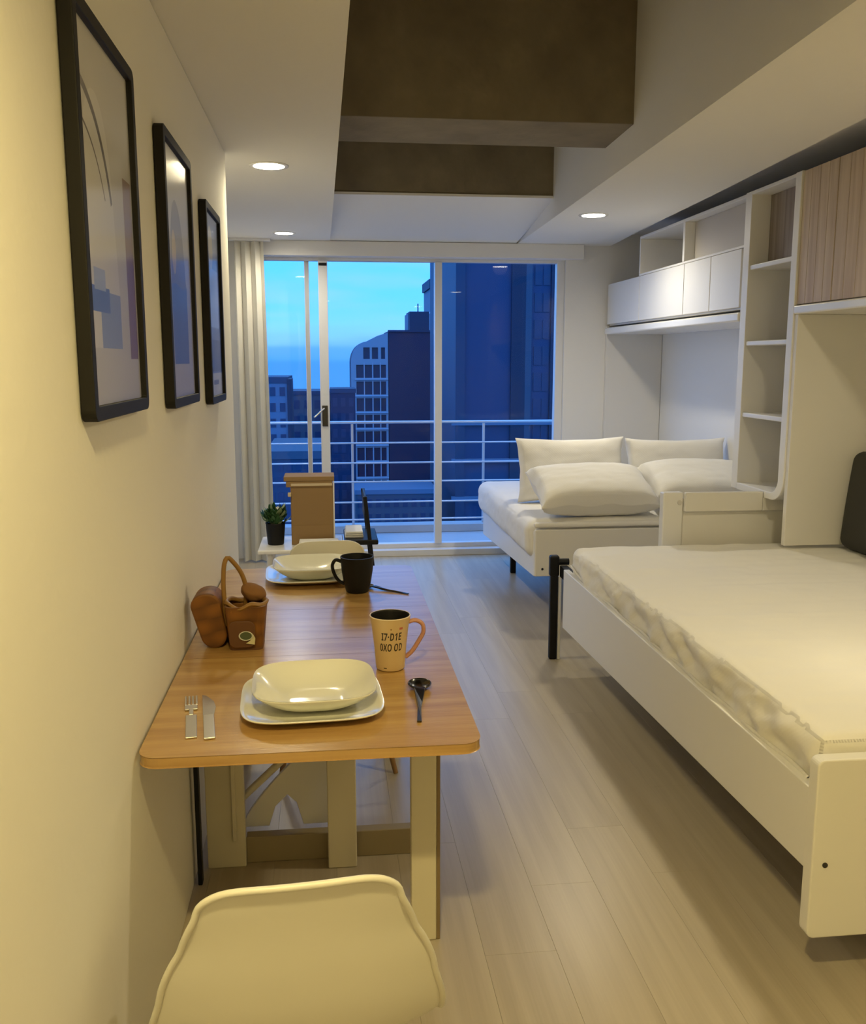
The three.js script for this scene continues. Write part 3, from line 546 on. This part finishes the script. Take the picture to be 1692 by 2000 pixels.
{
  // basket
  const wv = dataTex(256, 256, (u, v) => { const r = Math.floor(v * 24), a = Math.sin(u * 2 * Math.PI * 12 + (r % 2) * Math.PI) * .5 + .5, b = Math.abs(Math.sin(v * 24 * Math.PI)); const n = fbm(u * 16, v * 16, 9, 3, 16, 16); return mix([84, 50, 14], [142, 92, 32], Math.min(1, a * .35 + b * .35 + n * .4)); });
  const leather = new THREE.MeshPhysicalMaterial({ map: wv, roughness: .6, bumpMap: wv, bumpScale: .001 }), strap = std([.27, .14, .03], .5), dark = std([.13, .055, .02], .6);
  const b = thing('basket', 'brown handled basket with a green badge standing by the wall', 'basket', [-.285, TT, -2.66]);
  const flare = (g, k) => { const p = g.attributes.position; for (let i = 0; i < p.count; i++) { const s = 1 + k * (p.getY(i) / .13 - .5); p.setX(i, p.getX(i) * s); p.setZ(i, p.getZ(i) * s); } g.computeVertexNormals(); return g; };
  // front pocket: open box of four walls and a floor
  const wall = flare(prismY(roundRect(-.05, .056, -.055, .055, .02), 0, .128), .2);
  const outer = roundRect(-.05, .056, -.055, .055, .02), inner = roundRect(-.044, .050, -.049, .049, .016); const s = new THREE.Shape(outer.map(p => new THREE.Vector2(...p))); s.holes.push(new THREE.Path(inner.map(p => new THREE.Vector2(...p))));
  let q = new THREE.ExtrudeGeometry(s, { depth: .125, steps: 6, bevelEnabled: false }); q.rotateX(-Math.PI / 2); flare(q, .22); q.translate(.035, .004, .02); local(b, 'pocket_wall', q, leather);
  q = prismY(inner, 0, .006); q.translate(.035, 0, .02); local(b, 'pocket_floor', q, dark);
  // dark front flap with the badge
  q = prismZ(roundRect(-.036, .034, .012, .088, .018), 0, .006, .0015); q.rotateX(.09); q.translate(.030, .002, .0755); const fl = local(b, 'front_flap', q, dark, 'dark front flap');
  q = new THREE.CylinderGeometry(.017, .017, .004, 32); q.rotateX(Math.PI / 2 + .09); q.scale(1.15, .8, 1); q.translate(.040, .048, .0865); local(fl, 'badge', q, std([.08, .11, .06], .3), 'green oval badge');
  q = new THREE.TorusGeometry(.016, .0017, 8, 32); q.scale(1.15, .8, 1); q.translate(.040, .048, .0885); local(fl, 'badge_ring', q, std([.6, .6, .5], .3));
  q = prismZ([[.040, .026], [.064, .022], [.066, .040], [.060, .052], [.052, .034]], .086, .0885, 0); local(fl, 'tag', q, std([.62, .58, .36], .5), 'pale label');
  // tall side pocket leaning to the wall
  q = prismZ(roundRect(-.033, .033, 0, .155, .032, 10), -.045, .05, .006); flare(q, .18); q.rotateZ(.22); q.translate(-.048, .006, -.005); local(b, 'side_pocket', q, leather, 'rounded side pocket');
  // back body joining both
  q = prismZ(roundRect(-.06, .075, 0, .11, .012), -.05, -.03, .004); q.translate(0, .002, 0); local(b, 'back_wall', q, leather);
  // upright loop handle: two straps meeting at the top
  local(b, 'handle', (() => { const g = tube([[-.022, .06, .02], [-.024, .12, .018], [-.026, .19, .012], [-.021, .245, .005], [-.013, .258, .0], [.004, .240, -.008], [.024, .205, -.016], [.034, .165, -.022], [.033, .13, -.026], [.03, .09, -.03]], .0068, 60, 10); return g; })(), strap, 'tan leather loop handle');
  // rolled bread-brown lump and crumpled rim
  q = new THREE.SphereGeometry(.036, 28, 18); { const p = q.attributes.position; for (let i = 0; i < p.count; i++) { const n = 1 + .35 * (fbm(p.getX(i) * 40 + 9, p.getY(i) * 40 + p.getZ(i) * 30 + 9, 5, 3) - .5); p.setXYZ(i, p.getX(i) * n * 1.05, p.getY(i) * n * .7, p.getZ(i) * n * .9); } q.computeVertexNormals(); } q.rotateZ(-.35); q.translate(.055, .148, -.02); local(b, 'rolled_cloth', q, std([.22, .10, .03], .85), 'crumpled brown cloth');
  q = new THREE.TorusGeometry(.052, .007, 8, 40); q.rotateX(Math.PI / 2); q.scale(1.1, 1, 1.08); { const p = q.attributes.position; for (let i = 0; i < p.count; i++) p.setY(i, p.getY(i) + .006 * Math.sin(p.getX(i) * 90) + .12 * Math.max(0, p.getX(i))); q.computeVertexNormals(); } q.translate(.038, .128, .02); local(b, 'rolled_edge', q, strap);
}

// ---------------------------------------------------------------- by the window: side table, carton, plant, papers, black chair
{
  const t = thing('side_table', 'small white side table with splayed legs near the curtain', 'table', [-.17, 0, -5.47]);
  part(t, 'table_top', bx(-.42, .075, .43, .455, -5.70, -5.26, .008, false, 2), M.white);
  for (const [sx, sz] of [[-1, -1], [1, -1], [-1, 1], [1, 1]]) part(t, 'leg', bar([-.17 + sx * .215, 0, -5.48 + sz * .19], [-.17 + sx * .18, .43, -5.48 + sz * .16], .013, .018), M.white);
  const c = thing('carton', 'tall brown cardboard carton with open flaps on the side table', 'box', [-.10, .455, -5.50]);
  part(c, 'wall', [bx(-.226, .014, .457, .80, -5.412, -5.408, .001), bx(-.226, .014, .457, .80, -5.592, -5.588, .001), bx(-.230, -.226, .457, .80, -5.592, -5.408, .001), bx(.014, .018, .457, .80, -5.592, -5.408, .001)], M.cardboard);
  part(c, 'bottom', bx(-.226, .014, .4552, .459, -5.588, -5.412, .001), M.cardboard);
  part(c, 'lid', bx(-.268, .026, .835, .862, -5.60, -5.40, .003), M.cardboard);
  part(c, 'lid_rim', bx(-.255, .016, .80, .835, -5.597, -5.403, .002), M.cardboard);
  part(c, 'tape', bx(-.226, .014, .808, .822, -5.4025, -5.4015, .0003), M.tape);
  part(c, 'fold_line', bx(-.226, .014, .572, .574, -5.4082, -5.4074, .0002), std([.25, .15, .06], .8));
  part(c, 'edge_strip', bx(.018, .026, .46, .835, -5.42, -5.405, .002), M.white);
  part(c, 'clasp', bx(-.245, -.225, .745, .77, -5.41, -5.39, .004), M.tape);
  const n = thing('paper_stack', 'white stack of paper sheets on the front of the side table', 'paper', [-.065, .455, -5.32]);
  for (let i = 0; i < 5; i++) part(n, 'sheet', bx(-.19 + i * .002, .055 - i * .003, .4552 + i * .0085, .4552 + i * .0085 + .008, -5.385 + i * .002, -5.275 + (i % 2) * .004, .002), M.paper);
  const p = thing('potted_plant', 'small leafy plant in a black pot beside the carton', 'plant', [-.325, .455, -5.45]);
  const lp = [[0, 0], [.045, 0], [.048, .004], [.058, .125], [.060, .13], [.054, .13], [.046, .012], [0, .012]].map(q => new THREE.Vector2(...q)); local(p, 'pot', new THREE.LatheGeometry(lp, 32), M.black, 'glossy black pot');
  const so = new THREE.CylinderGeometry(.052, .050, .01, 24); so.translate(0, .112, 0); local(p, 'soil', so, std([.03, .02, .012], .95));
  const R = rng(77); const leaf = (len, wd) => { const q = new THREE.PlaneGeometry(wd, len, 4, 6); q.translate(0, len / 2, 0); const a = q.attributes.position; for (let i = 0; i < a.count; i++) { const t = a.getY(i) / len, s = Math.sin(Math.PI * Math.min(1, t * .92 + .06)); a.setX(i, a.getX(i) * s); a.setZ(i, -.25 * len * t * t + .15 * Math.abs(a.getX(i))); } q.computeVertexNormals(); return q; };
  const lg = [leaf(.062, .036), leaf(.05, .03), leaf(.042, .024)];
  for (let i = 0; i < 120; i++) { const a = R() * 6.28, rr = Math.sqrt(R()) * .052, y = .116 + R() * .12 * (1 - rr / .09) ; const m = new THREE.Mesh(lg[i % 3], i % 9 === 0 ? M.leafPale : M.leaf); m.name = 'leaf'; m.position.set(rr * Math.cos(a), y, rr * Math.sin(a)); m.rotation.set(0, 0, 0); m.rotateY(-a + Math.PI / 2 + (R() - .5)); m.rotateX(.3 + R() * 1.0); p.add(m); }
  for (let i = 0; i < 5; i++) local(p, 'stem', tube([[.01 * i - .02, .11, 0], [.012 * i - .024, .16, .01 * (i % 3) - .01], [.02 * i - .035, .205 + .008 * (i % 2), .014 * (i % 3) - .014]], .0018, 10, 6), M.leafPale, 'pale stem');
  for (let i = 0; i < 6; i++) { const q = new THREE.SphereGeometry(.007, 10, 8); q.translate(.012 * (i % 3) + .005, .212 + .006 * (i % 2), .012 * (i >> 1) - .01); local(p, 'bud', q, M.paper, 'small white bud'); }

  const k = thing('black_chair', 'slim black chair turned side-on next to the side table', 'chair', [.14, 0, -5.55]);
  part(k, 'seat', bx(-.0, .20, .455, .485, -5.76, -5.36, .008, false, 2).translate(.08, 0, 0), M.black);
  for (const z of [-5.74, -5.38]) { part(k, 'back_post', bx(.262, .285, .0, .75, z - .012, z + .012, .004).applyMatrix4(new THREE.Matrix4().makeTranslation(.29, .45, 0).multiply(new THREE.Matrix4().makeRotationZ(.10)).multiply(new THREE.Matrix4().makeTranslation(-.33, -.45, 0))), M.black); part(k, 'leg', bar([.095, 0, z], [.105, .455, z], .010, .012), M.black); }
  part(k, 'back_slat', bx(.20, .212, .60, .745, -5.73, -5.39, .004), M.black);
  const s = thing('paper_pile', 'thin pile of white magazines on the black chair seat', 'magazines', [.15, .486, -5.55]);
  for (let i = 0; i < 3; i++) part(s, 'magazine', bx(.085 + i * .003, .195 - i * .002, .4862 + i * .013, .4862 + i * .013 + .012, -5.66, -5.44 + i * .004, .002), M.paper);
}

// ---------------------------------------------------------------- the city outside
{
  const b1 = std([.34, .38, .46], .7), b2 = std([.004, .022, .075], .7), b3 = std([.016, .045, .10], .7), b4 = std([.12, .17, .26], .7), b5 = std([.05, .075, .12], .7), dk = std([.004, .016, .05], .6), pane = std([.01, .03, .09], .3), trimM = std([.50, .55, .66], .6), whiteB = std([.62, .68, .78], .6);
  const U = (px, py, d) => [(px - 640) * d / 1800, 1.53 + (705 - py) * d / 1800];
  const ground = struct('city_ground', 'dark street level far below the balcony', 'ground', [0, -48, -150]);
  part(ground, 'street', bx(-160, 220, -49, -48, -420, -14, 0), std([.04, .055, .09], .9));
  // curved-top tower 180 m away
  {
    const t = thing('curved_tower', 'pale tower with a rounded roof corner and rows of windows', 'building', [8, -48, -184]);
    const out = [[4.5, -48], [11.6, -48], [11.6, 6.9], [9.6, 6.3], [7.6, 5.3]]; for (let i = 0; i <= 8; i++) { const a = Math.PI / 2 + i / 8 * Math.PI / 2 * .98; out.push([7.5 + 3 * Math.cos(a), 1.2 + 4 * Math.sin(a)]); }
    const holes = [], panes = []; const hole = (x0, x1, y0, y1) => { holes.push([[x0, y0], [x1, y0], [x1, y1], [x0, y1]]); panes.push([x0, x1, y0, y1]); };
    for (const [x0, x1] of [[6.85, 8.1], [8.5, 9.7], [10.25, 11.05]]) hole(x0, x1, 1.9, 4.1);
    for (let r = 0; r < 13; r++) { const y = -1.7 - r * 3.2; for (const [x0, x1] of [[5.45, 6.9], [7.1, 8.5], [8.75, 10.0], [10.2, 11.2]]) hole(x0, x1, y, y + 2.5); }
    part(t, 'facade', prismZ(out, -180.6, -180, 0, holes), b1);
    part(t, 'core', prismZ(out, -194, -180.62), b2);
    for (const [x0, x1, y0, y1] of panes) part(t, 'window_pane', bx(x0, x1, y0, y1, -180.5, -180.4, 0), pane);
    for (let r = 0; r < 13; r++) part(t, 'ledge', bx(5.2, 11.6, -2.05 - r * 3.2, -1.85 - r * 3.2, -180, -179.75, 0), trimM);
    for (const [x0, x1] of [[6.95, 7.05], [8.58, 8.68], [10.05, 10.15]]) part(t, 'mullion', bx(x0, x1, -46, 1.2, -180, -179.85, 0), trimM);
    part(t, 'dark_wing', bx(11.7, 20, -48, 7.2, -195, -180, 0), b2); part(t, 'roof_box', bx(16, 19.8, 7.2, 11.0, -190, -182, 0), b3); part(t, 'roof_box', bx(15.7, 16.2, 7.2, 10.6, -190, -182.5, 0), b4); part(t, 'antenna', bar([17.8, 11, -184], [17.8, 12.6, -184], .12), b3);
    part(t, 'parapet', bx(11.6, 20, 7.0, 7.4, -180, -179.8, 0), b3);
  }
  {
    const t = thing('slim_tower', 'slim pale tower with bright balcony panels beside the mullion', 'building', [24, -48, -200]);
    const [x0] = U(836, 0, 200), [x1] = U(886, 0, 200), y1 = U(0, 553, 200)[1];
    part(t, 'shaft', bx(x0 + .4, x1, -48, y1, -215, -200, 0), b4); part(t, 'cap', bx(x0, x1 + .3, y1 - 1.6, y1 + .3, -215, -199.6, 0), b3);
    for (let i = 0; i < 14; i++) { const y = y1 - 6.2 - i * 5.2; part(t, 'balcony_panel', bx(x0 + .2, x0 + 1.5, y, y + (i < 3 ? 4.2 : 3.2), -200.0, -199.7, 0), i < 3 ? whiteB : b3); part(t, 'floor_band', bx(x0, x1, y - .7, y - .35, -200.2, -199.5, 0), trimM); }
  }
  {
    const t = thing('dark_tower', 'broad dark blue tower filling the right glass pane', 'building', [27, -48, -125]);
    const d = 120, [x0] = U(887, 0, d), y1 = 34;
    part(t, 'shaft', bx(x0, 52, -48, y1, -150, -120, 0), std([.010, .038, .11], .6));
    for (const [p0, p1, m] of [[887, 905, b3], [996, 1024, dk], [1024, 1036, b5], [1074, 1088, dk]]) part(t, 'pier', bx(U(p0, 0, d)[0], U(p1, 0, d)[0], -48, y1, -120, -119.6, 0), m);
    for (let r = 0; r < 18; r++) { const y = 18 - r * 3.4; part(t, 'window_pane', bx(U(1042, 0, d)[0], U(1056, 0, d)[0], y, y + 2.4, -120, -119.9, 0), pane); part(t, 'window_pane', bx(U(1059, 0, d)[0], U(1072, 0, d)[0], y, y + 2.4, -120, -119.9, 0), pane); }
    for (const py of [826, 900, 975]) part(t, 'podium_band', bx(x0 - .5, 52, U(0, py, d)[1] - .25, U(0, py, d)[1] + .25, -120, -119.5, 0), b4);
  }
  const low = (name, label, p0, p1, py, d, m, m2, dep = 12) => {
    const [x0, y1] = U(p0, py, d), [x1] = U(p1, py, d), t = thing(name, label, 'building', [(x0 + x1) / 2, -48, -d - dep / 2]);
    part(t, 'block', bx(x0, x1, -48, y1, -d - dep, -d, 0), m); part(t, 'parapet', bx(x0 - .1, x1 + .1, y1 - .3, y1 + .3, -d - dep - .1, -d + .1, 0), m2);
    const nx = Math.max(2, Math.round((p1 - p0) / 18)), fh = d * 30 / 1800; for (let i = 0; i < nx; i++) for (let r = 0; r < 9; r++) { const a = x0 + (x1 - x0) * (i + .22) / nx, b = x0 + (x1 - x0) * (i + .78) / nx, y = y1 - fh * (r + 1); part(t, 'window_pane', bx(a, b, y, y + fh * .55, -d, -d + .06, 0), pane); }
    return t;
  };
  const t1 = low('slate_block', 'slate blue apartment block standing highest behind the curtain edge', 470, 562, 741, 95, b4, b3); part(t1, 'stair_core', bx(...[562, 570].map(p => U(p, 0, 95)[0]), -48, U(0, 739, 95)[1], -100, -94.8, 0), dk);
  low('dark_office_block', 'dark low office block seen between the window stiles', 570, 648, 766, 140, b5, b3); 
  low('navy_block', 'navy block next to the curved tower', 645, 692, 762, 130, b2, b3, 8);
  low('dark_terrace_block', 'dark flat-roofed block low behind the railing', 520, 640, 885, 70, b3, b5);
  low('podium_block', 'blue podium block at the foot of the curved tower', 690, 850, 960, 120, b5, b4, 8);
}

scene.traverse(o => { if (o.isMesh) { o.castShadow = true; o.receiveShadow = true; } });
renderer.render(scene, camera);
